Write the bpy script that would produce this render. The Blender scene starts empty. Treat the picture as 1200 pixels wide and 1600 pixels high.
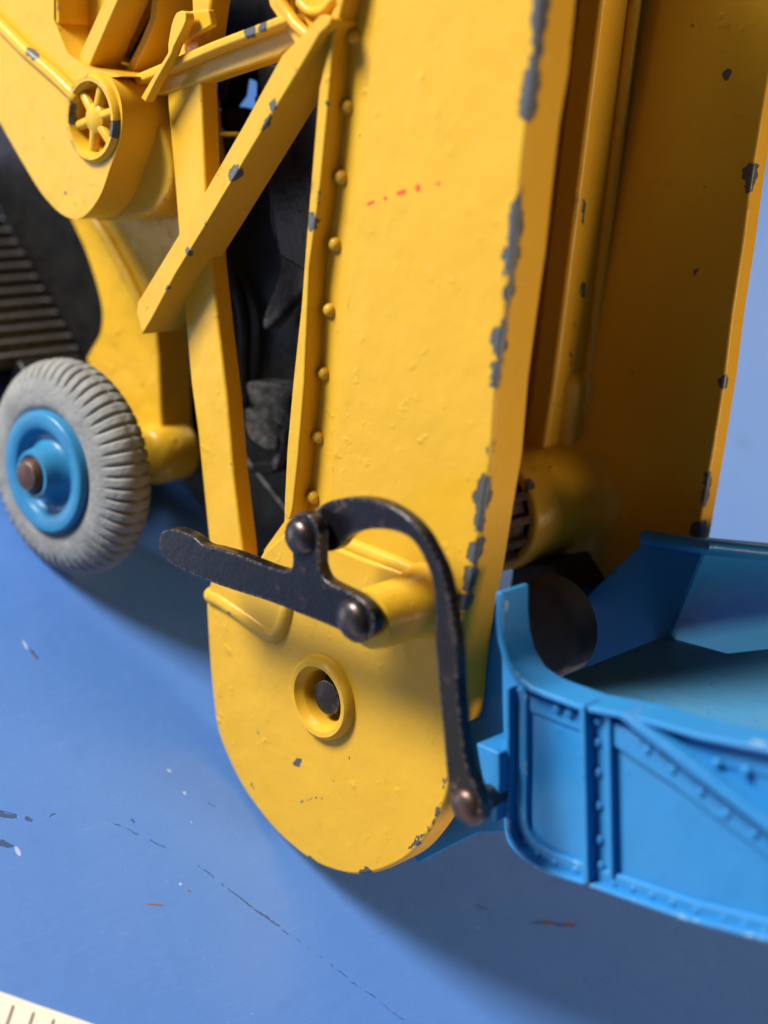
import bpy, bmesh, math, random
from mathutils import Vector, Matrix, noise
R = math.radians
random.seed(4)
sc = bpy.context.scene
C = bpy.context.collection

# ------------------------------------------------------------------ camera
# 1 unit = 1 cm.  X: through the toy (near side -X, far side +X), Y: along it, Z: up from the table
F = 2400.0                                   # focal length in photo pixels (photo 1200 x 1600)
M = Matrix(((0.69878465, 0.17073301, -0.69465837),
            (-0.57875717, 0.70568176, -0.40872166),
            (0.42039593, 0.68763972, 0.59196189)))
CAM = Vector((-9.04915, -4.84905, 11.28181))
cd = bpy.data.cameras.new('camera'); cam = bpy.data.objects.new('camera', cd); C.objects.link(cam)
cam.matrix_world = Matrix.Translation(CAM) @ M.to_4x4()
cd.sensor_fit = 'VERTICAL'; cd.sensor_height = 24; cd.lens = 24 * F / 1600
cd.clip_start = 0.1; cd.clip_end = 500
cd.dof.use_dof = True; cd.dof.focus_distance = 13.6; cd.dof.aperture_fstop = 0.11
sc.camera = cam

# ------------------------------------------------------------------ light
w = bpy.data.worlds.new('World'); sc.world = w; w.use_nodes = True
wn = w.node_tree
bg = wn.nodes['Background']; bg.inputs[0].default_value = (0.85, 0.90, 1.0, 1); bg.inputs[1].default_value = 0.04
def area(name, loc, target, size, power, col):
    l = bpy.data.lights.new(name, 'AREA'); l.shape = 'RECTANGLE'; l.size, l.size_y = size; l.energy = power; l.color = col
    o = bpy.data.objects.new(name, l); C.objects.link(o); o.location = loc
    o.rotation_euler = (Vector(target) - Vector(loc)).to_track_quat('-Z', 'Y').to_euler()
    return o
area('window_light', (-32, 38.5, 28.5), (0, 0, 2), (17, 17), 66000, (1.0, 0.96, 0.90))
area('side_fill_light', (11, -29.5, 14), (0, 0, 3), (10, 10), 8200, (1.0, 0.72, 0.47))  # fill lamp added for the faces on the elevator's open side
area('table_sheen_fill', (50, 17, 21), (0, 0, 0), (30, 22), 3900, (0.80, 0.90, 1.0))  # added lamp, no actual window; gives the far table its pale sheen
sc.view_settings.view_transform = 'Standard'; sc.view_settings.look = 'None'
sc.view_settings.gamma = 1; sc.view_settings.exposure = 0
try: sc.cycles.use_denoising = True
except Exception: pass

# ------------------------------------------------------------------ reading points off the photo onto real planes
def ray(p): return M @ Vector(((p[0] - 600) / F, -(p[1] - 800) / F, -1))
def P(p, x):                                  # photo pixel -> point on the plane X = x
    d = ray(p); return CAM + d * ((x - CAM.x) / d.x)
def G(p, z=0.0):                              # photo pixel -> point on the plane Z = z
    d = ray(p); return CAM + d * ((z - CAM.z) / d.z)
T = Vector((0, 0.45399, 0.89101)); U = Vector((0, 0.89101, -0.45399))     # along / across the elevator
def Q(p, u):                                  # photo pixel -> point on the plane across the elevator
    d = ray(p); return CAM + d * ((u - CAM.dot(U)) / d.dot(U))

def smooth(pts, n=5):
    """closed outline; a third item marks a hard corner, other points are rounded"""
    out = []; k = len(pts)
    for i in range(k):
        p0, p1, p2, p3 = pts[(i - 1) % k], pts[i], pts[(i + 1) % k], pts[(i + 2) % k]
        a, b, c, d = (Vector(q[:2]) for q in (p0, p1, p2, p3))
        if len(p1) > 2 and len(p2) > 2: out.append(tuple(b)); continue
        m1 = (c - a) * .5 if len(p1) == 2 else (c - b)
        m2 = (d - b) * .5 if len(p2) == 2 else (c - b)
        L = (c - b).length
        if m1.length > L * 1.2: m1 = m1.normalized() * L * 1.2
        if m2.length > L * 1.2: m2 = m2.normalized() * L * 1.2
        nn = max(1, min(n, int(L / 5)))
        for j in range(nn):
            t = j / nn
            q = (2*t**3 - 3*t*t + 1) * b + (t**3 - 2*t*t + t) * m1 + (-2*t**3 + 3*t*t) * c + (t**3 - t*t) * m2
            out.append(tuple(q))
    return out
def K(*pts): return [(x, y, 1) for x, y in pts]   # all corners hard

# ------------------------------------------------------------------ materials
def mat(name):
    m = bpy.data.materials.new(name); m.use_nodes = True
    return m, m.node_tree, m.node_tree.nodes['Principled BSDF']
def N_(nt, t, **k):
    n = nt.nodes.new(t)
    for a, b in k.items(): setattr(n, a, b)
    return n
def noise_n(nt, vec, scale, detail=3, rough=.5):
    n = N_(nt, 'ShaderNodeTexNoise'); n.inputs['Scale'].default_value = scale
    n.inputs['Detail'].default_value = detail; n.inputs['Roughness'].default_value = rough
    nt.links.new(vec, n.inputs['Vector']); return n
def ramp(nt, fac, stops):
    r = N_(nt, 'ShaderNodeValToRGB'); e = r.color_ramp.elements
    while len(e) < len(stops): e.new(.5)
    for q, (pos, col) in zip(e, stops):
        q.position = pos; q.color = col if len(col) == 4 else (*col, 1)
    nt.links.new(fac, r.inputs[0]); return r.outputs[0]
def math_n(nt, op, a, b=None, clamp=False):
    n = N_(nt, 'ShaderNodeMath', operation=op); n.use_clamp = clamp
    for i, v in enumerate((a, b)):
        if v is None: continue
        if isinstance(v, (int, float)): n.inputs[i].default_value = v
        else: nt.links.new(v, n.inputs[i])
    return n.outputs[0]
def mix(nt, fac, a, b):
    n = N_(nt, 'ShaderNodeMix', data_type='RGBA')
    if isinstance(fac, (int, float)): n.inputs[0].default_value = fac
    else: nt.links.new(fac, n.inputs[0])
    for i, v in ((6, a), (7, b)):
        if isinstance(v, tuple): n.inputs[i].default_value = (*v[:3], 1)
        else: nt.links.new(v, n.inputs[i])
    return n.outputs[2]
def marks(nt, vec, spots, warp=0.06, wscale=13):
    """mask of explicit wear marks: each a warped ellipsoid from point a to point b"""
    nz = noise_n(nt, vec, wscale, 4, .65)
    s = N_(nt, 'ShaderNodeVectorMath', operation='SUBTRACT'); nt.links.new(nz.outputs['Color'], s.inputs[0]); s.inputs[1].default_value = (.5, .5, .5)
    sc_ = N_(nt, 'ShaderNodeVectorMath', operation='SCALE'); nt.links.new(s.outputs[0], sc_.inputs[0]); sc_.inputs[3].default_value = warp * 2
    ad = N_(nt, 'ShaderNodeVectorMath', operation='ADD'); nt.links.new(vec, ad.inputs[0]); nt.links.new(sc_.outputs[0], ad.inputs[1])
    nz2 = noise_n(nt, vec, 3.3, 2, .5)
    s2 = N_(nt, 'ShaderNodeVectorMath', operation='SUBTRACT'); nt.links.new(nz2.outputs['Color'], s2.inputs[0]); s2.inputs[1].default_value = (.5, .5, .5)
    s3 = N_(nt, 'ShaderNodeVectorMath', operation='SCALE'); nt.links.new(s2.outputs[0], s3.inputs[0]); s3.inputs[3].default_value = warp * 1.5
    ad2 = N_(nt, 'ShaderNodeVectorMath', operation='ADD'); nt.links.new(ad.outputs[0], ad2.inputs[0]); nt.links.new(s3.outputs[0], ad2.inputs[1]); ad = ad2
    out = None
    for a, b, hw in spots:
        c = (a + b) / 2; d = b - a; L = max(d.length / 2, hw)
        q = d.normalized().to_track_quat('Y', 'X') if d.length > 1e-4 else Matrix.Identity(3).to_quaternion()
        mp = N_(nt, 'ShaderNodeMapping', vector_type='TEXTURE')
        mp.inputs['Location'].default_value = c; mp.inputs['Rotation'].default_value = q.to_euler(); mp.inputs['Scale'].default_value = (hw, L, hw)
        nt.links.new(ad.outputs[0], mp.inputs['Vector'])
        ln = N_(nt, 'ShaderNodeVectorMath', operation='LENGTH'); nt.links.new(mp.outputs[0], ln.inputs[0])
        out = ln.outputs['Value'] if out is None else math_n(nt, 'MINIMUM', out, ln.outputs['Value'])
    return math_n(nt, 'MULTIPLY', math_n(nt, 'SUBTRACT', 1.0, out), 14.0, True), out
METAL = (0.066, 0.070, 0.070)
def paint(name, col, col2, spots=(), red=(), wear=.5, rough=.34, lump=.5, under=METAL, edge=.05):
    m, nt, b = mat(name)
    tc = N_(nt, 'ShaderNodeTexCoord').outputs['Object']
    big = noise_n(nt, tc, 1.3, 4, .6); fine = noise_n(nt, tc, 26, 3, .6)
    c = mix(nt, big.outputs[0], col, col2)
    # grime settled in small specks and faint stains
    dn = noise_n(nt, tc, 5.5, 5, .7)
    c = mix(nt, ramp(nt, dn.outputs[0], ((.60, (0, 0, 0)), (.80, (.38, .38, .38)))), c, tuple(v * .55 for v in col))
    vo = N_(nt, 'ShaderNodeTexVoronoi'); vo.inputs['Scale'].default_value = 2.3; nt.links.new(tc, vo.inputs['Vector'])
    sp = math_n(nt, 'MULTIPLY', math_n(nt, 'SUBTRACT', .045, vo.outputs['Distance']), 60, True)
    sp = math_n(nt, 'MULTIPLY', sp, math_n(nt, 'GREATER_THAN', fine.outputs[0], .5))
    c = mix(nt, math_n(nt, 'MULTIPLY', sp, .8), c, tuple(v * .25 for v in col))
    # worn arrises
    bv = N_(nt, 'ShaderNodeBevel', samples=4); bv.inputs['Radius'].default_value = edge
    ge = N_(nt, 'ShaderNodeNewGeometry')
    dt = N_(nt, 'ShaderNodeVectorMath', operation='DOT_PRODUCT'); nt.links.new(bv.outputs[0], dt.inputs[0]); nt.links.new(ge.outputs['Normal'], dt.inputs[1])
    ed = math_n(nt, 'MULTIPLY', math_n(nt, 'SUBTRACT', .985, dt.outputs['Value']), 40, True)
    en = noise_n(nt, tc, 3.1, 5, .72)
    ed = math_n(nt, 'MULTIPLY', ed, math_n(nt, 'MULTIPLY', math_n(nt, 'SUBTRACT', en.outputs[0], .71 - .14 * wear), 40, True))
    mask = ed; h = None
    if spots:
        mk, _ = marks(nt, tc, spots); mask = math_n(nt, 'MAXIMUM', ed, mk)
    if red:
        rk, _ = marks(nt, tc, red, .02, 14); c = mix(nt, math_n(nt, 'MULTIPLY', rk, .8), c, (.62, .03, .02))
    mt = mix(nt, fine.outputs[0], under, tuple(v * 2.2 for v in under))
    nt.links.new(mix(nt, mask, c, mt), b.inputs['Base Color'])
    rr = math_n(nt, 'ADD', math_n(nt, 'MULTIPLY', dn.outputs[0], .30), rough - .17)
    nt.links.new(rr, b.inputs['Roughness'])
    nt.links.new(math_n(nt, 'MULTIPLY', mask, .2), b.inputs['Metallic'])
    b.inputs['Specular IOR Level'].default_value = .26; b.inputs['Coat Weight'].default_value = .03; b.inputs['Coat Roughness'].default_value = .2
    # surface: casting waves, drips and pimples in the enamel, step at chips
    mid = noise_n(nt, tc, 2.4, 3, .5); gate = math_n(nt, 'MULTIPLY', math_n(nt, 'SUBTRACT', big.outputs[0], .42), 5, True)
    pim = noise_n(nt, tc, 7, 2, .5)
    pr = ramp(nt, pim.outputs[0], ((.62, (0, 0, 0)), (.78, (1, 1, 1))))
    hsum = math_n(nt, 'ADD', math_n(nt, 'MULTIPLY', mid.outputs[0], .035 * lump), math_n(nt, 'MULTIPLY', math_n(nt, 'MULTIPLY', pr, gate), .016 * lump))
    hsum = math_n(nt, 'ADD', hsum, math_n(nt, 'MULTIPLY', fine.outputs[0], .0012))
    hsum = math_n(nt, 'SUBTRACT', hsum, math_n(nt, 'MULTIPLY', mask, .012))
    bp = N_(nt, 'ShaderNodeBump'); bp.inputs['Strength'].default_value = 1; bp.inputs['Distance'].default_value = 1
    nt.links.new(hsum, bp.inputs['Height']); nt.links.new(bp.outputs[0], b.inputs['Normal'])
    return m
YEL, YEL2 = (0.72, 0.415, 0.028), (0.65, 0.36, 0.022)
BLU, BLU2 = (0.032, 0.25, 0.58), (0.026, 0.215, 0.51)
yellow = paint('yellow_enamel', YEL, YEL2)
blue = paint('blue_enamel', BLU, BLU2, wear=.2, under=(.25, .36, .42), lump=.3)

def steel(name, col, col2, rough=.35, metal=.75, rust=.5):
    m, nt, b = mat(name); tc = N_(nt, 'ShaderNodeTexCoord').outputs['Object']
    n1 = noise_n(nt, tc, 6, 5, .65); n2 = noise_n(nt, tc, 28, 3, .6)
    c = mix(nt, n1.outputs[0], col, col2)
    c = mix(nt, math_n(nt, 'MULTIPLY', math_n(nt, 'SUBTRACT', n1.outputs[0], .62 - .08 * rust), 6, True), c, (.20, .11, .075))
    # bright rubbed arrises
    bv = N_(nt, 'ShaderNodeBevel', samples=4); bv.inputs['Radius'].default_value = .035
    ge = N_(nt, 'ShaderNodeNewGeometry')
    dt = N_(nt, 'ShaderNodeVectorMath', operation='DOT_PRODUCT'); nt.links.new(bv.outputs[0], dt.inputs[0]); nt.links.new(ge.outputs['Normal'], dt.inputs[1])
    ed = math_n(nt, 'MULTIPLY', math_n(nt, 'SUBTRACT', .985, dt.outputs['Value']), 25, True)
    ed = math_n(nt, 'MULTIPLY', ed, math_n(nt, 'MULTIPLY', math_n(nt, 'SUBTRACT', n2.outputs[0], .42), 5, True))
    c = mix(nt, math_n(nt, 'MULTIPLY', ed, .7), c, (.33, .30, .28))
    nt.links.new(c, b.inputs['Base Color']); b.inputs['Metallic'].default_value = metal
    nt.links.new(math_n(nt, 'ADD', math_n(nt, 'MULTIPLY', n2.outputs[0], .3), rough - .12), b.inputs['Roughness'])
    bp = N_(nt, 'ShaderNodeBump'); bp.inputs['Distance'].default_value = .005; nt.links.new(n1.outputs[0], bp.inputs['Height']); nt.links.new(bp.outputs[0], b.inputs['Normal'])
    return m
dark_steel = steel('blackened_steel', (.008, .009, .014), (.02, .018, .02), .24, .5, .2)
rivet_steel = steel('rivet_steel', (.045, .04, .042), (.12, .095, .085), .28, .85, .9)
copper_steel = steel('rusty_rivet_steel', (.13, .085, .07), (.09, .06, .05), .34, .8, .9)

def rough_mat(name, col, col2, rough=.6, scale=8, bump=.03, spec=.4):
    m, nt, b = mat(name); tc = N_(nt, 'ShaderNodeTexCoord').outputs['Object']
    n = noise_n(nt, tc, scale, 5, .65); n2 = noise_n(nt, tc, scale * 5, 3, .6)
    c = mix(nt, ramp(nt, n.outputs[0], ((.35, (0, 0, 0)), (.7, (1, 1, 1)))), col, col2)
    nt.links.new(c, b.inputs['Base Color']); b.inputs['Roughness'].default_value = rough; b.inputs['Specular IOR Level'].default_value = spec
    h = math_n(nt, 'ADD', n.outputs[0], math_n(nt, 'MULTIPLY', n2.outputs[0], .25))
    bp = N_(nt, 'ShaderNodeBump'); bp.inputs['Distance'].default_value = bump; nt.links.new(h, bp.inputs['Height']); nt.links.new(bp.outputs[0], b.inputs['Normal'])
    return m
black_cast = rough_mat('black_casting', (.004, .004, .0045), (.014, .0135, .013), .42, 4, .02, .3)
grey_cast = rough_mat('scuffed_black_casting', (.014, .014, .015), (.12, .115, .11), .4, 9, .05)
ribbed = rough_mat('dusty_black_metal', (.045, .04, .038), (.10, .092, .085), .5, 7, .03)
rubber = rough_mat('old_grey_rubber', (.29, .29, .275), (.20, .20, .19), .7, 3.5, .03, .25)
roller_m = rough_mat('grey_roller_rubber', (.07, .068, .066), (.10, .098, .094), .7, 4, .02, .3)
belt_m = rough_mat('brown_belt', (.06, .035, .025), (.13, .085, .065), .5, 8, .04)

# ------------------------------------------------------------------ mesh builders
def link(name, bm, m, parent=None, bevel=0, seg=3, ang=35):
    bmesh.ops.recalc_face_normals(bm, faces=bm.faces)
    me = bpy.data.meshes.new(name); bm.to_mesh(me); bm.free()
    o = bpy.data.objects.new(name, me); C.objects.link(o)
    if m: me.materials.append(m)
    for p in me.polygons: p.use_smooth = True
    if bevel:
        md = o.modifiers.new('bevel', 'BEVEL'); md.width = bevel; md.segments = seg
        md.limit_method = 'ANGLE'; md.angle_limit = R(ang); md.harden_normals = True; md.use_clamp_overlap = True
    else: me.set_sharp_from_angle(angle=R(ang))
    if parent: o.parent = parent
    return o
def prism_bm(front, depth):
    """front: outline points; depth: offset vector to the back outline"""
    bm = bmesh.new(); a = [bm.verts.new(p) for p in front]; d = Vector(depth)
    b = [bm.verts.new(Vector(p) + d) for p in front]; n = len(a)
    bm.faces.new(a); bm.faces.new(list(reversed(b)))
    for i in range(n): bm.faces.new((a[i], b[i], b[(i+1) % n], a[(i+1) % n]))
    return bm
def prism(name, px, x0, x1, m, parent, bevel=.04, n=5, seg=3):
    return link(name, prism_bm([P(q, x0) for q in smooth(px, n)], (x1 - x0, 0, 0)), m, parent, bevel, seg)
def box_bm(bm, c, ax, ay, az):
    c, ax, ay, az = map(Vector, (c, ax, ay, az)); vs = []
    for i in (-1, 1):
        for j in (-1, 1):
            for k in (-1, 1): vs.append(bm.verts.new(c + ax*i + ay*j + az*k))
    for f in ((0,1,3,2),(4,6,7,5),(0,4,5,1),(2,3,7,6),(0,2,6,4),(1,5,7,3)): bm.faces.new([vs[i] for i in f])
def lathe(name, c, prof, m, parent, n=64, axis=(1, 0, 0), bevel=0, ang=40, fn=None):
    """profile [(offset along axis, radius)] turned round an axis through c"""
    ax = Vector(axis).normalized(); e1 = ax.cross(Vector((0, 0, 1))).normalized(); e2 = ax.cross(e1)
    bm = bmesh.new(); rings = []
    for a, r in prof:
        if r < 1e-5: rings.append([bm.verts.new(Vector(c) + ax * a)]); continue
        row = []
        for i in range(n):
            t = 2 * math.pi * i / n; rr = r; aa = a
            if fn: aa, rr = fn(a, r, t)
            row.append(bm.verts.new(Vector(c) + ax * aa + (e1 * math.cos(t) + e2 * math.sin(t)) * rr))
        rings.append(row)
    for A, B in zip(rings, rings[1:]):
        for i in range(n):
            j = (i + 1) % n
            if len(A) == 1 and len(B) == 1: break
            if len(A) == 1: bm.faces.new((A[0], B[j], B[i]))
            elif len(B) == 1: bm.faces.new((A[i], A[j], B[0]))
            else: bm.faces.new((A[i], A[j], B[j], B[i]))
    return link(name, bm, m, parent, bevel, 2, ang)
def tube(name, pts, r, m, parent, n=12, flat=1.0):
    """rounded bead along a path (radius r, height scaled by flat along X)"""
    bm = bmesh.new(); rings = []; pts = [Vector(p) for p in pts]
    K_ = len(pts)
    def ring(c, tan, rr):
        s = tan.cross(Vector((1, 0, 0))).normalized(); u_ = s.cross(tan).normalized()
        return [bm.verts.new(c + s * math.cos(2*math.pi*i/n) * rr + u_ * math.sin(2*math.pi*i/n) * rr * flat) for i in range(n)]
    tans = [(pts[min(i+1, K_-1)] - pts[max(i-1, 0)]).normalized() for i in range(K_)]
    for a in (80, 60, 40, 20): rings.append(ring(pts[0] - tans[0] * r * math.sin(R(a)), tans[0], r * math.cos(R(a))))
    for p, t in zip(pts, tans): rings.append(ring(p, t, r))
    for a in (20, 40, 60, 80): rings.append(ring(pts[-1] + tans[-1] * r * math.sin(R(a)), tans[-1], r * math.cos(R(a))))
    for A, B in zip(rings, rings[1:]):
        for i in range(n): bm.faces.new((A[i], A[(i+1) % n], B[(i+1) % n], B[i]))
    bm.faces.new(rings[0]); bm.faces.new(rings[-1])
    return link(name, bm, m, parent, 0, ang=60)
def curve_px(pts, x, n=8):
    out = []
    for i in range(len(pts) - 1):
        a = Vector(pts[max(i-1, 0)][:2]); b = Vector(pts[i][:2]); c = Vector(pts[i+1][:2]); d = Vector(pts[min(i+2, len(pts)-1)][:2])
        for j in range(n):
            t = j / n
            q = .5 * ((2*b) + (c-a)*t + (2*a-5*b+4*c-d)*t*t + (3*b-a-3*c+d)*t**3)
            out.append(P(q, x))
    out.append(P(pts[-1], x)); return out
_riv = {}
def rivet(px, x, r, m, parent, label=None, name='rivet', flat=.75):
    key = (round(r, 3), m.name, flat)
    if key not in _riv:
        bm = bmesh.new(); n = 14; rows = []
        for a in (0, 18, 38, 60):
            rows.append([bm.verts.new((-math.sin(R(a)) * r * flat, math.cos(t) * r * math.cos(R(a)), math.sin(t) * r * math.cos(R(a)))) for t in [2*math.pi*i/n for i in range(n)]])
        top = bm.verts.new((-r * flat, 0, 0))
        rows.insert(0, [bm.verts.new((r*.3, v.co.y, v.co.z)) for v in rows[0]])
        for A, B in zip(rows, rows[1:]):
            for i in range(n): bm.faces.new((A[i], A[(i+1) % n], B[(i+1) % n], B[i]))
        for i in range(n): bm.faces.new((rows[-1][i], rows[-1][(i+1) % n], top))
        bmesh.ops.recalc_face_normals(bm, faces=bm.faces)
        me = bpy.data.meshes.new('rivet'); bm.to_mesh(me); bm.free(); me.materials.append(m)
        for p in me.polygons: p.use_smooth = True
        _riv[key] = me
    o = bpy.data.objects.new(name, _riv[key]); C.objects.link(o); o.location = P(px, x) if len(px) == 2 else Vector(px)
    s = 1 + random.uniform(-.06, .06); o.scale = (s, s * random.uniform(.94, 1.06), s); o.parent = parent
    if label: o['label'] = label
    return o
def widen(l, k):
    return [(a, b, h * k if h > .028 else h) for a, b, h in l]
def S(x, *segs):
    """wear marks read off the photo: (x1,y1,x2,y2,halfwidth)"""
    return [(P((a, b), x), P((c, d), x), h) for a, b, c, d, h in segs]

# recesses are cut with a boolean so that they are real hollows
def cutter(c, r, x0, x1):
    bm = bmesh.new(); n = 56
    for x in (x0, x1): [bm.verts.new((x, c.y + math.cos(2*math.pi*i/n)*r, c.z + math.sin(2*math.pi*i/n)*r)) for i in range(n)]
    bm.verts.ensure_lookup_table(); v = bm.verts
    bm.faces.new(v[:n]); bm.faces.new(list(reversed(v[n:])))
    for i in range(n): bm.faces.new((v[i], v[n+i], v[n+(i+1) % n], v[(i+1) % n]))
    bmesh.ops.recalc_face_normals(bm, faces=bm.faces)
    me = bpy.data.meshes.new('cut'); bm.to_mesh(me); bm.free(); return bpy.data.objects.new('cut', me)
def cut(objs, c, r, x0, x1):
    k = cutter(c, r, x0, x1); C.objects.link(k)
    for o in objs:
        md = o.modifiers.new('cut', 'BOOLEAN'); md.object = k; md.operation = 'DIFFERENCE'; md.solver = 'EXACT'
        o.modifiers.move(len(o.modifiers) - 1, 0)
    bpy.context.view_layer.update()
    dg = bpy.context.evaluated_depsgraph_get()
    for o in objs:
        keep = [(q.name, q.show_viewport) for q in o.modifiers]
        for q in o.modifiers: q.show_viewport = q.name == 'cut'
        bpy.context.view_layer.update()
        me = bpy.data.meshes.new_from_object(o.evaluated_get(bpy.context.evaluated_depsgraph_get()))
        o.modifiers.remove(o.modifiers['cut']); me.name = o.name; o.data = me
        for q in o.modifiers: q.show_viewport = True
    bpy.data.objects.remove(k)

# ------------------------------------------------------------------ table (the setting)
m, nt, b = mat('scratched_blue_paint')
tc = N_(nt, 'ShaderNodeTexCoord').outputs['Object']
n1 = noise_n(nt, tc, .35, 4, .55)
c = mix(nt, n1.outputs[0], (.082, .215, .60), (.10, .242, .64))
mp = N_(nt, 'ShaderNodeMapping'); mp.inputs['Rotation'].default_value = (0, 0, R(46)); mp.inputs['Scale'].default_value = (.55, 7, 1); nt.links.new(tc, mp.inputs['Vector'])
st = noise_n(nt, mp.outputs[0], 2.2, 5, .7)
c = mix(nt, ramp(nt, st.outputs[0], ((.62, (0, 0, 0)), (.80, (.20, .20, .20)))), c, (.22, .36, .72))
c = mix(nt, ramp(nt, st.outputs[0], ((.22, (.25, .25, .25)), (.34, (0, 0, 0)))), c, (.06, .14, .36))
sm = noise_n(nt, tc, 3.0, 4, .6)
c = mix(nt, ramp(nt, sm.outputs[0], ((.58, (0, 0, 0)), (.75, (.22, .22, .22)))), c, (.07, .17, .40))
vs = N_(nt, 'ShaderNodeTexVoronoi'); vs.inputs['Scale'].default_value = 9; nt.links.new(tc, vs.inputs['Vector']); dg = noise_n(nt, tc, 1.7, 3)
c = mix(nt, math_n(nt, 'MULTIPLY', math_n(nt, 'MULTIPLY', math_n(nt, 'SUBTRACT', .085, vs.outputs['Distance']), 30, True), math_n(nt, 'MULTIPLY', math_n(nt, 'SUBTRACT', dg.outputs[0], .42), 2.5, True)), c, (.30, .42, .70))
for ang, frq in ((12, 1.1), (118, 1.6), (75, .8)):                 # fine hairline scratches in several directions
    mq = N_(nt, 'ShaderNodeMapping'); mq.inputs['Rotation'].default_value = (0, 0, R(ang)); mq.inputs['Scale'].default_value = (.25 * frq, 9 * frq, 1); nt.links.new(tc, mq.inputs['Vector'])
    q_ = noise_n(nt, mq.outputs[0], 2.0, 1, .4)
    lnm = math_n(nt, 'MULTIPLY', math_n(nt, 'SUBTRACT', .006, math_n(nt, 'ABSOLUTE', math_n(nt, 'SUBTRACT', q_.outputs[0], .60))), 110, True)
    c = mix(nt, math_n(nt, 'MULTIPLY', lnm, .35), c, (.24, .36, .66) if ang != 12 else (.05, .11, .28))
vo = N_(nt, 'ShaderNodeTexVoronoi'); vo.inputs['Scale'].default_value = 2.2; nt.links.new(tc, vo.inputs['Vector'])
fn = noise_n(nt, tc, 5, 2)
c = mix(nt, math_n(nt, 'MULTIPLY', math_n(nt, 'MULTIPLY', math_n(nt, 'SUBTRACT', .035, vo.outputs['Distance']), 90, True), math_n(nt, 'GREATER_THAN', fn.outputs[0], .5)), c, (.45, .62, .90))
vo2 = N_(nt, 'ShaderNodeTexVoronoi'); vo2.inputs['Scale'].default_value = 1.4; nt.links.new(tc, vo2.inputs['Vector'])
c = mix(nt, math_n(nt, 'MULTIPLY', math_n(nt, 'MULTIPLY', math_n(nt, 'SUBTRACT', .035, vo2.outputs['Distance']), 90, True), math_n(nt, 'LESS_THAN', fn.outputs[0], .5)), c, (.03, .06, .14))
def SG(*segs): return [(G((a, b)), G((c_, d)), h) for a, b, c_, d, h in segs]
dk, _ = marks(nt, tc, SG((165,1279,290,1338,.009),(290,1338,480,1480,.010),(478,1479,640,1600,.006),(-10,1268,28,1276,.04),(38,1276,52,1283,.022),(-10,1314,22,1322,.035),(76,1278,90,1272,.012),(206,1278,210,1286,.015),(325,1253,338,1262,.010),(45,1012,58,1030,.018),(825,1440,900,1446,.02),(742,1418,765,1422,.02)), .035, 9)
c = mix(nt, math_n(nt, 'MULTIPLY', math_n(nt, 'MULTIPLY', dk, math_n(nt, 'MULTIPLY', math_n(nt, 'SUBTRACT', noise_n(nt, tc, 14, 3).outputs[0], .27), 6, True)), .75), c, (.035, .055, .10))
br, _ = marks(nt, tc, SG((228,1412,258,1415,.012),(292,1391,300,1394,.010),(50,1020,57,1030,.012),(848,1440,862,1443,.03),(880,1444,902,1444,.025)), .01, 9)
c = mix(nt, math_n(nt, 'MULTIPLY', br, .8), c, (.22, .10, .05))
wh, _ = marks(nt, tc, SG((286,1239,291,1240,.017),(24,1322,32,1338,.022),(36,1000,42,1014,.014),(280,1380,282,1382,.016),(260,1202,268,1206,.014)), .01, 9)
c = mix(nt, math_n(nt, 'MULTIPLY', wh, .6), c, (.62, .70, .86))
sk, _ = marks(nt, tc, SG((1146,690,1176,694,.14)), .06, 3)
c = mix(nt, math_n(nt, 'MULTIPLY', sk, .35), c, (.03, .06, .15))
nt.links.new(c, b.inputs['Base Color'])
nt.links.new(math_n(nt, 'ADD', math_n(nt, 'MULTIPLY', sm.outputs[0], .14), .22), b.inputs['Roughness'])
h = math_n(nt, 'ADD', math_n(nt, 'MULTIPLY', st.outputs[0], .08), math_n(nt, 'MULTIPLY', dk, -.5))
h = math_n(nt, 'ADD', h, math_n(nt, 'MULTIPLY', sm.outputs[0], .5))
bp = N_(nt, 'ShaderNodeBump'); bp.inputs['Distance'].default_value = .014; nt.links.new(h, bp.inputs['Height']); nt.links.new(bp.outputs[0], b.inputs['Normal'])
bm = bmesh.new(); box_bm(bm, (10, 15, -1), (70, 0, 0), (0, 70, 0), (0, 0, 1))
tb = link('table_top', bm, m, None, .1); tb['kind'] = 'structure'

# ------------------------------------------------------------------ the toy
toy = bpy.data.objects.new('toy_elevator_loader', None); C.objects.link(toy); toy.empty_display_size = 2
toy['label'] = 'yellow diecast toy elevator loader with grey wheel, black lever and blue hopper on blue table'
toy['category'] = 'toy loader'

# --- near side plate of the elevator
near_chips = S(.01,
    (850,0,842,60,.045),(808,380,796,440,.035),(786,500,778,560,.035),(752,790,748,840,.03),
    (856,-40,846,40,.050),(852,20,838,120,.042),(842,90,830,190,.050),(832,150,828,190,.06),
    (824,282,812,300,.025),(816,296,806,400,.045),(842,300,826,318,.05),(828,350,812,372,.06),(842,352,822,372,.05),(815,390,801,412,.06),
    (806,410,788,490,.034),(796,470,784,560,.030),(797,532,789,556,.06),(786,556,774,606,.038),(803,440,796,470,.05),
    (774,690,766,722,.028),(768,738,752,806,.050),(762,760,754,800,.06),(752,836,742,884,.052),(742,876,733,928,.040),
    (730,925,724,952,.05),(706,925,718,934,.04),
    (592,452,586,462,.014),(676,405,680,409,.012),(755,430,750,440,.012),(625,640,640,655,.006),(560,210,566,214,.01))
near_m = paint('yellow_enamel_chipped_side', YEL, YEL2, widen(near_chips, 1.8),
    red=S(-.035, (573,319,586,313,.016),(598,311,606,308,.018),(620,303,636,298,.022),(650,295,657,294,.030),(682,288,688,285,.018)), wear=.4)
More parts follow.
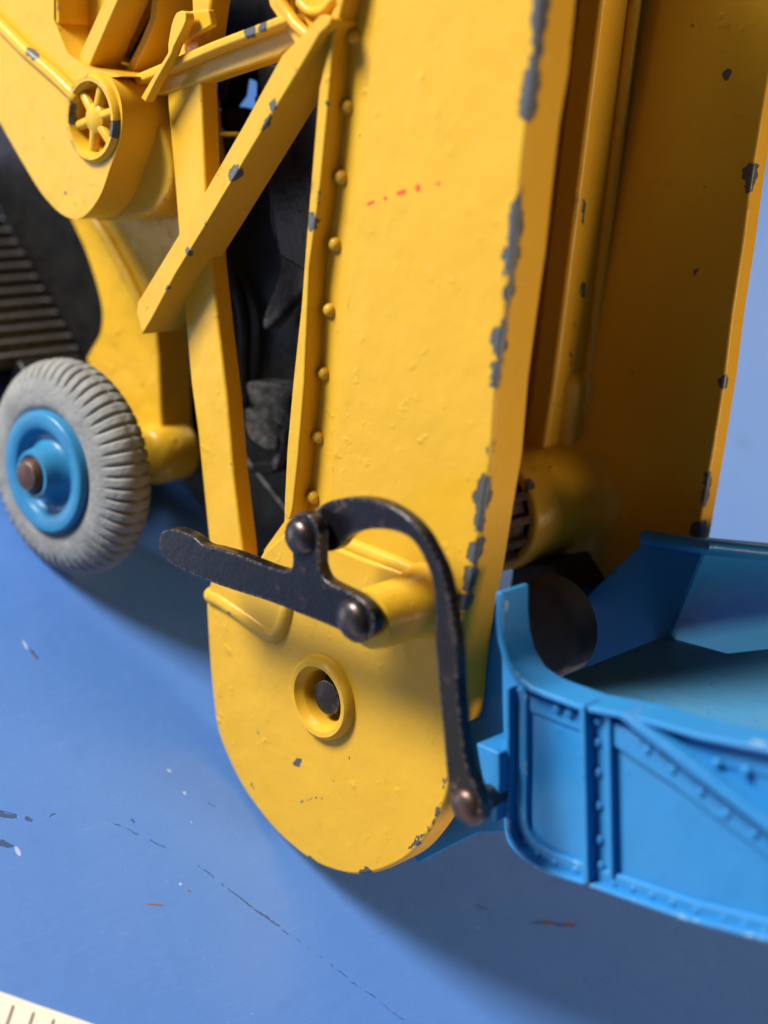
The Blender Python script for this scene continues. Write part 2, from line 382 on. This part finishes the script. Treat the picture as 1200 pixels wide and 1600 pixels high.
side = prism('near_side_plate',
    [(612,-760,1),(938,-760,1),(852,-60,1),(845,0,1),(835,110,1),(821,195,1),(811,290,1),(800,400,1),(789,480,1),(774,600,1),(765,720,1),(752,800,1),(737,900,1),(724,960,1),(712,1050,1),(700,1140),(640,1120),(500,1060),(430,960,1),(412,860,1),(444,815,1),(452,700,1),(470,500,1),(485,362,1),(505,137,1)],
    0, .40, near_m, toy, .035)
side['label'] = 'bright yellow outer side plate with a chipped edge and a row of rivets'
strip_m = paint('yellow_enamel_strip', YEL, YEL2, S(-.19, (486,330,492,368,.06),(521,82,522,84,.02),(518,116,519,120,.02),(510,155,510,165,.025),(486,440,487,442,.01)), wear=.35)
prism('edge_strip', K((620,-760),(644,-760),(548,-60),(537,0),(521,62),(512,167),(500,292),(483,417),(475,600),(465,720),(457,796)) + [(452,812),(444,806),(444,780,1),(448,700,1),(457,600,1),(470,480,1),(479,362,1),(498,137,1),(520,42,1),(532,-60,1)], -.19, .1, strip_m, side, .035)
prism('raised_panel', K((686,-760),(592,-60),(588,0),(574,130),(562,240),(552,360),(538,500),(526,640),(512,780)) + [(506,850),(520,870,1),(722,962,1),(738,900,1),(753,800,1),(766,720,1),(775,600,1),(790,480,1),(801,400,1),(812,290,1),(822,195,1),(836,110,1),(846,0,1),(853,-60,1),(939,-760,1)], -.035, .03, near_m, side, .03)
for q in ((563,-48),(554,58),(543,166),(533,276),(524,381),(515,484),(506,583),(497,682),(490,776)):
    rivet(q, -.005, .062, yellow, side, name='rivet', flat=1.0)
# ridge at the foot of the panel, hollow and pimple under it
tube('ridge', curve_px([(516,838),(560,856),(620,880),(690,912),(712,925)], -.01), .085, near_m, side)
# --- lower rounded plate
low_m = paint('yellow_enamel_lower_plate', YEL, YEL2, S(-.12,
    (362,955,368,958,.045),(458,1195,470,1186,.035),(400,1140,405,1152,.016),(402,1180,404,1210,.006),(390,1225,396,1232,.02),(466,1090,470,1102,.03),
    (480,1338,500,1352,.02),(520,1360,540,1366,.025),(560,1366,582,1362,.045),(640,1330,672,1290,.02),(676,1290,690,1255,.022),(690,1235,697,1215,.02),(445,1250,520,1247,.006),(540,1180,545,1186,.012)), wear=.5, lump=.5)
lower = prism('lower_plate',
    [(330,905,1),(322,930),(322,960),(327,1040),(333,1100),(342,1150),(370,1215),(400,1262),(435,1304),(480,1342),(520,1361),(558,1368),(600,1360),(640,1338),(672,1300),(692,1262),(701,1225),(698,1160),(692,1080),(684,1000),(678,940,1),(640,900,1),(560,870,1),(500,845,1),(446,830,1),(410,862,1),(400,880,1)],
    -.12, .17, low_m, toy, .05)
lower['label'] = 'rounded yellow foot plate with a ringed axle hole'
tube('shoulder_ridge', curve_px([(332,930),(352,940),(390,966),(425,990),(440,984),(448,962),(452,945)], -.10), .085, low_m, lower)
tube('shoulder_ridge', curve_px([(345,915),(380,928),(420,944),(452,958)], -.10), .05, low_m, lower)
prism('shoulder', [(330,905,1),(328,925),(352,942),(392,968),(428,992),(442,982),(450,945,1),(450,900,1)], -.15, -.02, low_m, lower, .05)
# boss ring round the axle hole
bc = P((506, 1089), -.12)
lathe('axle_ring', bc, [(.02, .40), (-.06, .385), (-.09, .35), (-.085, .305), (-.04, .28), (-.02, .262), (.0, .25), (.2, .24)], low_m, lower, 72)
cut([lower, side], bc, .255, bc.x - .3, bc.x + .26)
lathe('axle_recess', bc, [(.26, .26), (.245, .25), (.24, .0)], belt_m, lower, 48)
lathe('axle_pin', bc + Vector((.06, -.01, -.01)), [(.2, .165), (-.03, .16), (-.05, .12), (-.055, 0)], steel('dull_axle_steel', (.02, .018, .018), (.06, .05, .045), .5, .6, .6), lower, 40)
# pivot stub carrying the lever
SC = P((655, 944), 0); SC = Vector((0, SC.y, SC.z)) + Vector((0, -.85, .52)) * .27
stub = lathe('pivot_stub', P((655, 944), -.12), [(.1, .34), (-.02, .30), (-.12, .27), (-.5, .255), (-.60, .24), (-.62, .10), (-.62, 0)], paint('yellow_enamel_stub', YEL, YEL2, [(SC + Vector((-.50, 0, 0)), SC + Vector((-.34, 0, 0)), .07), (SC + Vector((-.27, 0, -.03)), SC + Vector((-.25, 0, .05)), .05), (SC + Vector((-.20, 0, -.03)), SC + Vector((-.19, 0, .05)), .04)], wear=.5), lower, 48)

# --- post, braces
prism('post', K((262,60),(261,158),(268,240),(275,321),(287,482),(298,600),(308,672),(326,848),(331,940),(385,940),(378,854),(364,740),(354,620),(342,520),(330,413),(321,298),(314,138),(312,60)), .0, .2, yellow, toy, .03)
upper = prism('upper_post', K((298,-60),(298,0),(300,60),(306,120),(318,120),(322,60),(330,0),(330,-60)), .06, .3, yellow, toy, .04)
brace_m = paint('yellow_enamel_brace', YEL, YEL2, S(-.3, (430,155,424,178,.045),(424,178,410,205,.04),(372,265,364,282,.075),(298,392,292,402,.045),(265,448,260,456,.03),(462,108,464,112,.015),(322,346,322,352,.015)), wear=.45)
prism('diagonal_brace', K((213,487),(215,472),(321,298),(380,196),(440,87),(478,48)) + [(500,24),(513,26),(516,36)] + K((500,52),(470,104),(436,160),(367,275),(318,357),(275,427),(236,500),(222,523)), -.3, .14, brace_m, toy, .035)
xb = prism('cross_brace', K((225,128),(260,102),(350,72),(452,33),(470,60),(437,87),(338,120),(260,147),(232,150)), -.02, .20, yellow, toy, .03)
prism('rail', K((204,118),(330,64),(448,19),(456,34),(336,80),(210,134)), -.16, .02, paint('yellow_enamel_rail', YEL, YEL2, S(-.15, (385,48,396,46,.07),(405,40,418,38,.06)), wear=.4), xb, .035)
prism('upper_brace', K((405,-60),(428,-60),(437,0),(470,58),(485,60),(478,80),(462,72),(420,10)), -.08, .14, yellow, toy, .03)
tube('rail', [P(q, -.13) for q in ((425,-50),(440,5),(462,38),(482,56))], .05, yellow, xb)
prism('gusset', K((437,-60),(437,0),(484,58),(520,36),(528,-60)), .02, .2, yellow, toy, .03)
tube('cast_bead', curve_px([(470,5),(485,18),(505,16),(520,0)], -.0), .045, yellow, toy)

# --- control levers (thin plates standing on the body)
prism('control_lever', K((193,116),(204,121),(228,72),(244,30),(252,-60),(243,-60),(234,28),(218,66)), .0, .48, brace_m, toy, .012)
prism('control_lever', [(219,153,1),(227,160,1),(243,128,1),(268,84,1),(272,72,1),(290,34),(288,18),(276,19),(268,36),(262,68,1),(262,82,1),(236,124,1)], -.25, -.15, brace_m, toy, .015)
prism('lever_plate', K((276,22),(288,18),(325,14),(330,40),(296,60),(272,72)), -.1, -.02, yellow, toy, .02)

# --- body: hood, ridge, flywheel, bars
hood_out = [(-70,80,1),(-60,-60,1),(-20,-20,1),(0,32,1),(60,88,1),(120,150,1),(150,118),(176,128),(190,165),(188,215),(172,262),(155,308),(128,340),(100,337),(68,306),(40,262),(0,192),(-40,120,1)]
hood = prism('hood', hood_out, -.40, .1, paint('yellow_enamel_hood', YEL, YEL2, S(-.40, (38,68,60,86,.03),(100,300,103,303,.02)), wear=.3), toy, .05)
prism('engine_barrel', [(112,140,1),(150,116),(192,118),(222,150),(252,205),(268,262),(262,305),(232,335),(180,345),(130,340),(110,320,1)], -.0, .62, yellow, hood, .09)
prism('hood_top', K((-60,-60),(84,-60),(84,30),(106,84),(137,106),(177,114),(192,119),(150,124),(125,150),(60,88),(0,32)), -.36, .3, yellow, hood, .03)
tube('hood_ridge', [P(q, -.40) for q in ((-40,-6),(0,38),(40,78),(90,122),(118,150))], .07, paint('yellow_enamel_ridge', YEL, YEL2, S(-.46, (40,70,62,92,.055)), wear=.3), hood)
fc = P((147, 185), -.40)
fw = lathe('flywheel_ring', fc, [(.02, .41), (-.03, .405), (-.06, .375), (-.055, .335), (-.02, .31), (.24, .305), (.25, .2), (.25, 0)], paint('yellow_enamel_flywheel', YEL, YEL2, [(P((180,186), -.4), P((184,214), -.4), .10), (P((120,150), -.42), P((114,200), -.42), .045), (P((136,122), -.42), P((150,120), -.42), .04)], wear=.9), hood, 64)
cut([hood] + [o for o in hood.children if o.name.startswith(('engine_barrel', 'hood_top'))], fc, .36, fc.x - .5, fc.x + .24)
lathe('flywheel_hub', fc, [(.24, .15), (.0, .135), (-.03, .09), (-.04, 0)], yellow, hood, 24)
for k in range(6):
    a = R(12 + 60 * k); d = Vector((0, math.cos(a), math.sin(a)))
    tube('spoke', [fc + Vector((.03, 0, 0)) + d * .08, fc + Vector((.05, 0, 0)) + d * .33], .052, yellow, hood, 10)
# bars standing behind the hood top
prism('body_bar', K((122,88),(137,110),(185,0),(210,-60),(185,-60),(162,0)), -.30, .05, yellow, toy, .02)
prism('body_bar', [(70,-60,1),(80,20,1),(86,36),(92,38),(90,0,1),(98,-60,1)], -.34, .05, yellow, toy, .02)
prism('body_wall', K((90,-60),(92,40),(104,95),(135,120),(170,60),(230,-60)), .0, .35, yellow, toy, .02)
prism('engine_block', K((60,-90),(90,40),(110,90),(150,130),(250,130),(300,60),(310,-90)), .55, .8, black_cast, toy, .02)
# lower leg of the body
leg_m = paint('yellow_enamel_leg', YEL, YEL2, S(.6, (158,478,152,520,.02),(136,552,140,558,.02),(222,600,225,603,.015)), wear=.5, lump=1)
leg = prism('body_leg', [(105,335,1),(118,362),(134,398),(152,455),(158,490),(155,520),(140,548),(134,562),(150,600),(170,680),(200,750),(232,745,1),(254,700,1),(250,640,1),(247,560,1),(243,515,1),(262,470,1),(300,440,1),(308,300,1),(290,140,1),(140,140,1)], .6, 1.02, leg_m, toy, .07)
tube('casting_rib', [P(q, .58) for q in ((150,345),(170,375),(200,430),(222,475))], .06, leg_m, leg)
tube('casting_rib', [P(q, .58) for q in ((190,428),(212,462),(225,482))], .035, leg_m, leg)
lathe('axle_housing', P((226, 712), .45), [(-.02, 0), (-.02, .2), (.0, .26), (.05, .30), (.14, .315), (.45, .315), (.5, .29), (.52, 0)], leg_m, toy, 48)

# --- the grey wheel
WC = P((109, 730), -.40); WR = 1.105
wheel = bpy.data.objects.new('wheel', None); C.objects.link(wheel); wheel.location = WC; wheel.parent = toy
wheel['label'] = 'small wheel with cracked grey rubber tyre on a blue hub'
def tyre_fn(a, r, t):
    f = t / (2 * math.pi) * 54
    g = abs((f % 1.0) - .5) * 2                      # 1 at the groove
    gr = max(0, 1 - abs(g - 1) / .42) ** 1.2
    jit = noise.noise(Vector((int(f) * 3.1, a * 2, 0)))
    j2 = noise.noise(Vector((int(f + .5) * 5.7, 3, (a > 0) * 9)))
    s = max(0, min(1, (r - (.79 + .05 * j2) * WR) / (.11 * WR))) * (1 - .45 * max(0, 1 - abs(a) / .09))
    if abs(a) < .03: gr = .8
    dep = .040 * gr * s * (1 + .5 * jit)
    w_ = 1 + .006 * noise.noise(Vector((math.cos(t) * 2, math.sin(t) * 2, a * 3)))
    nv = Vector((a * 1.1, r - .80)).normalized()
    return a - nv.x * dep, (r - nv.y * dep) * w_
prof = [(-.17, .54)]
for i in range(0, 33):
    th = math.pi * (i / 32) * 1.16 - math.pi * .08
    a = -.285 * math.cos(th); rr = .74 + (WR - .74) * max(-.42, math.sin(th)) ** 1 if math.sin(th) > 0 else .74 + .30 * math.sin(th)
    a = math.copysign(abs(a) ** .85 * .285 ** .15, a)
    prof.append((a, rr))
prof.append((.17, .54))
ty = lathe('tyre', (0, 0, 0), prof, rubber, wheel, 648, ang=75, fn=tyre_fn)
rim_m = paint('blue_enamel_hub', (0.035, 0.22, 0.42), (0.03, 0.19, 0.37), wear=.2, under=(.25, .36, .42), lump=.3)
lathe('hub', (0, 0, 0), [(-.10, .625), (-.32, .62), (-.345, .605), (-.352, .585), (-.342, .50), (-.335, .455), (-.32, .435), (-.25, .42), (-.225, .39), (-.23, .34), (-.26, .305), (-.37, .265), (-.44, .25), (-.468, .235), (-.472, .20), (-.46, .185), (-.40, .18)], rim_m, wheel, 96, ang=50)
lathe('axle', (0, 0, 0), [(1.6, .13), (-.40, .13), (-.40, .178), (-.50, .175), (-.545, .14), (-.56, .07), (-.562, 0)], steel('brown_axle_end', (.075, .04, .03), (.14, .075, .055), .45, .5, .8), wheel, 40)
wheel.rotation_euler = (0, R(1.5), R(3))

# --- black parts seen through the frame
blk = bpy.data.objects.new('black_chassis', None); C.objects.link(blk); blk.parent = toy
blk['label'] = 'black cast chassis parts half hidden behind the yellow frame'
prism('flange', K((-80,150),(60,150),(180,330),(180,640),(120,575),(0,330),(-80,190)), .92, 1.15, black_cast, blk, .03)
d0, d1 = P((0, 330), .9), P((130, 560), .9); dd = (d1 - d0)
start = d0 - dd * .35; end = d1; ln = (end - start)
bm = bmesh.new(); nrm = Vector((1, 0, 0)).cross(ln).normalized(); nrm = nrm if nrm.z > 0 else -nrm
mid = (start + end) / 2 - nrm * .12; mid.x = -.35
box_bm(bm, mid, (1.26, 0, 0), ln / 2, nrm * .08); link('deck', bm, ribbed, blk, .02)
bm = bmesh.new(); e2 = end.copy(); e2.x = -.35; box_bm(bm, e2 + Vector((0, .06, -.16)), (1.26, 0, 0), (0, .05, 0), (0, 0, .13)); link('deck_edge', bm, black_cast, blk, .02)
nr = 17; step = ln.length / nr; td = ln.normalized()
bm = bmesh.new()                                  # one step-shaped rib, shared by all of them
pr_ = [td * (-.46 * step) + nrm * -.05, td * (-.40 * step) + nrm * .045, td * (-.1 * step) + nrm * .055, td * (.50 * step) - nrm * .05]
for x in (-1.22, 1.22): [bm.verts.new(Vector((x, q.y, q.z))) for q in pr_]
bm.verts.ensure_lookup_table(); v = bm.verts
bm.faces.new(v[:4]); bm.faces.new(list(reversed(v[4:])))
for i in range(4): bm.faces.new((v[i], v[4+i], v[4+(i+1) % 4], v[(i+1) % 4]))
o0 = link('rib', bm, ribbed, blk, .012, 2)
for i in range(nr):
    c_ = start + td * step * (i + .5); o = o0 if i == 0 else o0.copy()
    if i: C.objects.link(o)
    o.location = Vector((-.35, c_.y, c_.z)) + nrm * random.uniform(-.006, .006); o.parent = blk
prism('engine_block', K((345,-60),(550,-60),(560,300),(520,600),(505,640),(380,640),(360,560),(340,300),(300,240),(345,200),(396,165),(398,128),(345,110)), 1.25, 2.3, black_cast, blk, .05)
prism('engine_lug', K((336,110),(358,106),(352,150),(336,172)), 1.0, 1.3, black_cast, blk, .03)
prism('engine_lug', [(338,196),(340,172),(352,166),(372,172),(380,190),(365,210)], 1.05, 1.3, black_cast, blk, .04)
prism('cross_shaft', K((335,206),(372,206),(372,214),(335,214)), .7, 1.1, yellow, blk, .02)
prism('hook_arm', [(395,150,1),(418,290),(422,350),(434,392),(436,425),(424,462),(410,498),(412,515),(426,506),(455,472),(500,430,1),(520,150,1)], .95, 1.12, grey_cast, blk, .05)
prism('hook_arm_back', K((400,100),(420,300),(436,400),(500,440),(520,100)), .90, .97, black_cast, blk, .03)
tube('pipe', curve_px([(366,440),(378,480),(382,520),(380,580),(383,625)], 1.1), .07, black_cast, blk)
prism('bracket', [(384,600),(400,596,1),(470,606,1),(470,650),(440,668),(412,648),(392,632)], 1.0, 1.3, grey_cast, blk, .05)
prism('bracket_lobe', [(382,640),(392,642),(430,682),(430,702),(416,704),(392,688),(382,664)], .9, 1.15, grey_cast, blk, .06)
lathe('screw_head', P((447, 626), .98), [(.05, .085), (-.03, .08), (-.05, .05), (-.05, 0)], grey_cast, blk, 20)
prism('foot_strip', K((442,662),(450,664),(440,705),(430,736),(424,728)), .95, 1.05, grey_cast, blk, .01)
prism('foot', K((392,724),(426,722),(426,740),(392,740)), 1.0, 1.3, black_cast, blk, .02)

# --- far side of the elevator
far_m = paint('yellow_enamel_far_side', YEL, YEL2, S(3.2, (1178,262,1174,282,.10),(1172,285,1168,300,.05),(1128,594,1134,600,.07),(1110,735,1102,800,.07),(1092,826,1096,838,.12),(1084,424,1092,426,.035),(1136,112,1138,118,.05),(925,779,955,783,.05),(1176,352,1185,344,.01),(1160,470,1162,520,.03),(1148,540,1145,570,.03)), wear=.5)
prism('far_side_plate', K((700,-760),(1356,-760),(1236,-80),(1204,100),(1189,190),(1174,283),(1162,378),(1145,489),(1133,588),(1116,696),(1091,840),(1060,960),(960,1000),(912,925),(880,885),(800,840),(730,700),(720,300)), 3.2, 3.42, far_m, toy, .03)
# back web and guide rail; -U faces, seen in the shade
def uprism(name, px, u, depth, m, parent, bevel=.04):
    return link(name, prism_bm([Q(q, u) for q in px], U * depth), m, parent, bevel)
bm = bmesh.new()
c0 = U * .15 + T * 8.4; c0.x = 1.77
box_bm(bm, c0, (1.46, 0, 0), U * .1, T * 6.6); link('back_web', bm, rough_mat('shade_brown_web', (.085, .045, .012), (.11, .06, .02), .6, 3, .02, .2), toy, .02)  # back web of the channel; its shade is painted in as dark brown
rail_m = paint('yellow_enamel_rail_worn', YEL, YEL2, [(Q(a, -.74), Q(b_, -.74), h) for a, b_, h in (((912,442),(912,470),.055),((915,310),(912,365),.022),((895,545),(898,572),.02),((898,505),(900,512),.02),((908,660),(912,664),.05),((944,236),(942,276),.015),((902,345),(898,358),.02))], wear=.9)
uprism('guide_rail', [(1030,-700),(1094,-700),(1006,0),(968,300),(929,600),(918,690),(902,740),(840,740),(852,690),(866,600),(904,300),(941,0)], -.72, .28, rail_m, toy, .05)
tube('rail_bead', [Q((1002,-60), -.76), Q((993,0), -.76), Q((955,300), -.76), Q((917,600), -.76), Q((911,650), -.76)], .06, rail_m, toy)
tube('rail_foot', [Q((916,590), -.74), Q((912,640), -.74), Q((910,690), -.76), Q((918,725), -.80)], .12, rail_m, toy, 20)
tube('rail_foot', [Q((890,600), -.66), Q((884,660), -.66), Q((884,720), -.72)], .17, rail_m, toy, 20)
# roller housing with the belt end beside it
hc = P((765, 800), 2.15)
def flare(a, r, t): return a, r
lathe('roller_housing', hc, [(.0, .5), (-.005, .57), (.03, .60), (.55, .61), (.80, .62), (.92, .65), (1.0, .71), (1.05, .80), (1.06, .81)], paint('yellow_enamel_housing', YEL, YEL2, [(P((822,745), 2.15), P((826,770), 2.15), .05), (P((815,880), 2.15), P((808,895), 2.15), .05), (P((892,733), 2.6), P((894,736), 2.6), .04)], wear=.9, lump=1.0), toy, 72, ang=60)
drum = lathe('belt_roller', hc, [(-1.82, 0), (-1.82, .46), (-.0, .46), (.0, 0)], belt_m, toy, 40)
bm = bmesh.new(); box_bm(bm, (0, 0, 0), (.90, 0, 0), (0, .045, 0), (0, 0, .06)); c0 = link('belt_rib', bm, belt_m, drum, .015, 2)
for k in range(14):
    o = c0 if k == 0 else c0.copy()
    if k: C.objects.link(o)
    a = 2 * math.pi * k / 14; o.parent = drum
    o.location = hc + Vector((-.91, math.sin(a) * .48, math.cos(a) * .48)); o.rotation_euler = (-a, 0, 0)
prism('gap_shade_block', K((800,885),(862,878),(890,925),(870,960),(790,960)), 2.3, 2.9, black_cast, toy, .03)  # black block added as the dark shade in the gap above the roller
# grey roller under it
gr = lathe('grey_roller', P((838, 985), 1.55), [(0, 0), (0, .40), (.03, .45), (.08, .47), (.30, .47), (.33, .43), (.33, 0)], roller_m, toy, 64)

# --- linkage: lever and bent link
lever = prism('lever', [(250,836),(262,827),(280,829),(300,838),(318,852),(336,856),(370,866),(400,878),(430,889),(450,892),(456,884),(456,862),(450,850),(446,835),(450,815),(462,803),(476,802),(489,812),(497,830),(497,862),(498,885),(506,904),(520,914),(545,926),(562,936),(578,952),(585,970),(582,988),(570,999),(552,1000),(534,987),(500,972),(470,960),(420,940),(370,924),(330,910),(297,896),(268,882),(250,862)], -.88, -.76, dark_steel, toy, .012)
rivet((470, 839), -.875, .165, rivet_steel, lever, flat=.62)
rivet((552, 969), -.875, .17, rivet_steel, lever, flat=.55)
lathe('washer', P((553, 969), -.76), [(.14, 0), (.14, .18), (.12, .19), (.0, .19), (0, 0)], dark_steel, lever, 40)
arch = prism('bent_link', [(512,862),(492,850),(484,832),(486,808),(496,794),(512,784),(535,779),(562,778),(590,783),(615,794),(640,812),(660,834),(676,862),(690,892),(700,930),(707,970),(713,1020),(715,1080),(722,1150),(732,1205),(746,1236),(750,1262),(740,1283),(724,1287),(708,1274),(704,1250),(697,1200),(691,1130),(684,1060),(680,1010),(679,960),(676,915),(666,882),(650,852),(632,836),(606,828),(580,827),(556,832),(540,842),(528,856)], -.70, -.58, dark_steel, toy, .014)
rivet((728, 1259), -.695, .14, copper_steel, arch, flat=.55)
lathe('washer', P((732, 1258), -.58), [(.10, 0), (.10, .16), (.0, .17), (0, 0)], rivet_steel, arch, 36)
lathe('link_pin', P((490, 838), -.73), [(0, .09), (.05, .09)], rivet_steel, lever, 20)

# --- the blue hopper
hop = bpy.data.objects.new('hopper', None); C.objects.link(hop); hop.parent = toy
hop['label'] = 'riveted pale blue hopper with a raised rim'
HX = -.02
scuffs = S(HX, (1170,1155,1200,1172,.04),(792,940,792,960,.02),(795,1205,796,1230,.012),(930,1390,990,1410,.012),(1070,1440,1130,1462,.012),(1010,1110,1060,1130,.015))
hop_m = paint('blue_enamel_hopper', BLU, BLU2, scuffs, wear=.75, under=(.26, .38, .46), lump=.45, edge=.04)
wall_out = [(783,966,1),(789,1019),(811,1058),(855,1082),(907,1104),(986,1117,1),(1095,1148,1),(1200,1169,1),(1420,1240,1),(1400,1545,1),(1200,1474,1),(1073,1441,1),(986,1411,1),(916,1386,1),(846,1362),(800,1326),(788,1292),(788,1207,1)]
wall = prism('near_wall', wall_out, HX + .05, HX + .28, hop_m, hop, .03)
def ribbon(name, pts, wpx, x0, x1, m, parent, bevel=.03, off=None):
    """flat moulding following a line on the wall; wpx = width below the line in photo pixels"""
    f = []
    for i, p in enumerate(pts):
        a = Vector(pts[max(0, i-1)]); b_ = Vector(pts[min(len(pts)-1, i+1)]); t = (b_ - a).normalized(); n_ = Vector((-t.y, t.x))
        f.append(Vector(p) + n_ * wpx)
    return prism(name, [(x, y, 1) for x, y in pts] + [(q.x, q.y, 1) for q in reversed(f)], x0, x1, m, parent, bevel)
rimline = [(783,925),(783,966),(786,1000),(794,1030),(811,1058),(832,1073),(855,1083),(907,1102),(986,1117),(1095,1148),(1200,1169),(1420,1240)]
ribbon('rim', rimline, 10, HX - .07, HX + .28, hop_m, hop, .05)
ribbon('rim_strip', [(805,1068),(830,1086),(860,1097),(907,1116),(986,1134),(1095,1164),(1200,1188),(1420,1256)], 26, HX + .03, HX + .1, hop_m, hop, .015)
bot = [(789,1075),(789,1207),(788,1260),(789,1292),(794,1310),(803,1326),(820,1345),(846,1362),(880,1375),(916,1386),(986,1411),(1073,1441),(1200,1474),(1400,1545)]
ribbon('bottom_flange', bot, -7, HX - .08, HX + .12, hop_m, hop, .03)
ribbon('bottom_strip', [(x + (0 if y < 1300 else -0), y) for x, y in bot], -34, HX + .0, HX + .09, hop_m, hop, .02)
# vertical angle rib
prism('wall_rib', K((904,1100),(913,1103),(919,1380),(910,1384)), HX - .10, HX + .1, hop_m, hop, .015)
prism('rib_strip', K((913,1106),(950,1112),(955,1385),(919,1382)), HX + .02, HX + .1, hop_m, hop, .015)
prism('wall_rib', K((946,1112),(952,1114),(957,1372),(951,1372)), HX - .03, HX + .1, hop_m, hop, .012)
# diagonal angle brace
prism('brace_flange', K((958,1116),(972,1113),(1080,1190),(1200,1284),(1330,1392),(1322,1402),(1195,1300),(1072,1206)), HX - .12, HX + .1, hop_m, hop, .02)
prism('brace_strip', K((952,1124),(1072,1206),(1195,1300),(1322,1402),(1300,1425),(1180,1326),(1060,1234),(950,1160)), HX + .01, HX + .1, hop_m, hop, .015)
hr = [(870,1106),(890,1113),(1075,1180),(1120,1193),(1165,1205),(1030,1167),
      (933,1126),(933,1160),(934,1207),(935,1259),(936,1312),(938,1352),
      (1012,1172),(1052,1202),(1096,1237),(1135,1272),(1179,1303),(1215,1340),
      (804,1300),(820,1316),(842,1334),(868,1348),(900,1360),(960,1379),(990,1388),(1020,1399),(1052,1410),(1090,1422),(1130,1436),(1165,1446),(1195,1456),
      (800,1214),(800,1233),(800,1250),(801,1267),(801,1284)]
for q in hr: rivet(q, HX + .012, .042, hop_m, hop, flat=.6)
# hinge lug
prism('hinge_lug', K((743,1161),(780,1177),(781,1222),(776,1285),(770,1286),(758,1240),(750,1200)), -.20, .45, blue, hop, .02)
lathe('link_pin', P((738, 1256), -.42), [(0, .1), (.5, .1)], rivet_steel, toy, 20)
# rear part of the hopper, between the side plates
prism('rear_wall', K((762,940),(735,1060),(700,1180),(640,1330),(652,1350),(700,1325),(745,1303),(800,1300),(790,1000),(772,925)), .42, .62, blue, hop, .03)
# far wall: first panel, then it turns outwards
FX = 2.7
a0, a1, a2, a3 = P((1010,840), FX), P((1104,855), FX), P((1012,1060), FX), P((915,930), FX)
dn = (P((1020,1060), FX) - P((1104,855), FX))          # down the wall
def panel(name, quad, off, m):
    return link(name, prism_bm(quad, off), m, hop, .025)
top0, top1 = P((1010,840), FX), P((1104,855), FX)
low0, low1 = P((870,978), FX), P((1010,1075), FX)
panel('far_wall', [top0, top1, low1 + (low1 - top1) * .2, low0 + Vector((0, -.1, -.5)), P((880,965), FX)], (.16, 0, 0), blue)
turn = Vector((1.35, -.55, .06))
panel('far_wall_wing', [top1, top1 + turn, low1 + turn + (low1 - top1) * .2, low1 + (low1 - top1) * .2], (.10, .12, 0), blue)
# rolled top edge of the far wall
tube('far_rim', [top0, top1, top1 + turn], .075, hop_m, hop)
# floor: follows the bottom of the near wall
f0, f1 = P((800,1140), HX + .2), P((1400,1350), HX + .2)
fdir = (f1 - f0).normalized(); 
bm = bmesh.new()
def fl(p, x): return Vector((x, p.y, p.z))
quad = [fl(f0, HX + .2), fl(f1, HX + .2), fl(f1, FX + 2.4), fl(f0 + fdir * 1.6, FX + 2.4), fl(f0 + fdir * .4, FX + .1), fl(f0 - fdir * .3, FX + .1), fl(f0 - fdir * .3, .5)]
up = Vector((0, -fdir.z, fdir.y)); up = up if up.z > 0 else -up
link('floor', prism_bm(quad, up * .12), paint('blue_enamel_floor_worn', (0.035, 0.24, 0.50), (0.09, 0.26, 0.42), wear=.8, under=(.22, .25, .26), lump=1.0, rough=.5), hop, .02)

bm = bmesh.new(); box_bm(bm, (2.3, 5.2, 1.05), (1.1, 0, 0), (0, 3.4, 0), (0, 0, .5)); link('underbody_blocker', bm, black_cast, blk, .05)  # unseen underbody, added to stop light passing below the body
bm = bmesh.new(); box_bm(bm, (.25, 4.9, .8), (.4, 0, 0), (0, .35, 0), (0, 0, .28)); link('shadow_blocker', bm, black_cast, blk, .05)  # unseen box added only to shadow the table beside the wheel
# ------------------------------------------------------------------ ruler at the corner
A, B = G((0, 1549), .03), G((140, 1598), .03)
rd = (B - A).normalized(); rn = Vector((0, 0, 1)).cross(rd); rn = rn if (G((0, 1590)) - A).dot(rn) > 0 else -rn
rul = bpy.data.objects.new('ruler', None); C.objects.link(rul); rul.location = (A.x, A.y, 0)
rul['label'] = 'cream coloured ruler with dark tick marks, only its corner edge showing'; rul['category'] = 'ruler'
m, nt, b = mat('ivory_card'); tc = N_(nt, 'ShaderNodeTexCoord').outputs['Object']; n1 = noise_n(nt, tc, 3, 4)
nt.links.new(mix(nt, n1.outputs[0], (.82, .78, .66), (.88, .85, .76)), b.inputs['Base Color']); b.inputs['Roughness'].default_value = .45
bm = bmesh.new()
s0 = A - rd * 6; s1 = A + rd * 6
pp = []
for k in range(0, 121):
    q = s0.lerp(s1, k / 120); q = q + rn * (.006 * noise.noise(q * 3)); pp.append(q - rul.location)
pp += [s1 + rn * 3 - rul.location, s0 + rn * 3 - rul.location]
link('body', prism_bm([Vector((q.x, q.y, .035)) for q in pp], (0, 0, -.033)), m, rul, .008)
mi, nt, b = mat('brown_ink'); b.inputs['Base Color'].default_value = (.07, .045, .04, 1)
t1, t2 = G((21, 1571), .035), G((53, 1581), .035)
stp = (t2 - t1).dot(rd)
bm = bmesh.new(); box_bm(bm, (0, 0, 0), rd * .008, rn * .16, (0, 0, .0015)); tk = link('tick', bm, mi, rul)
for k in range(-2, 7):
    o = tk if k == -2 else tk.copy()
    if k > -2: C.objects.link(o)
    c_ = A + rd * ((t1 - A).dot(rd) + stp * k) + rn * ((t1 - A).dot(rn) + .16) - rul.location
    o.location = (c_.x, c_.y, .036); o.parent = rul
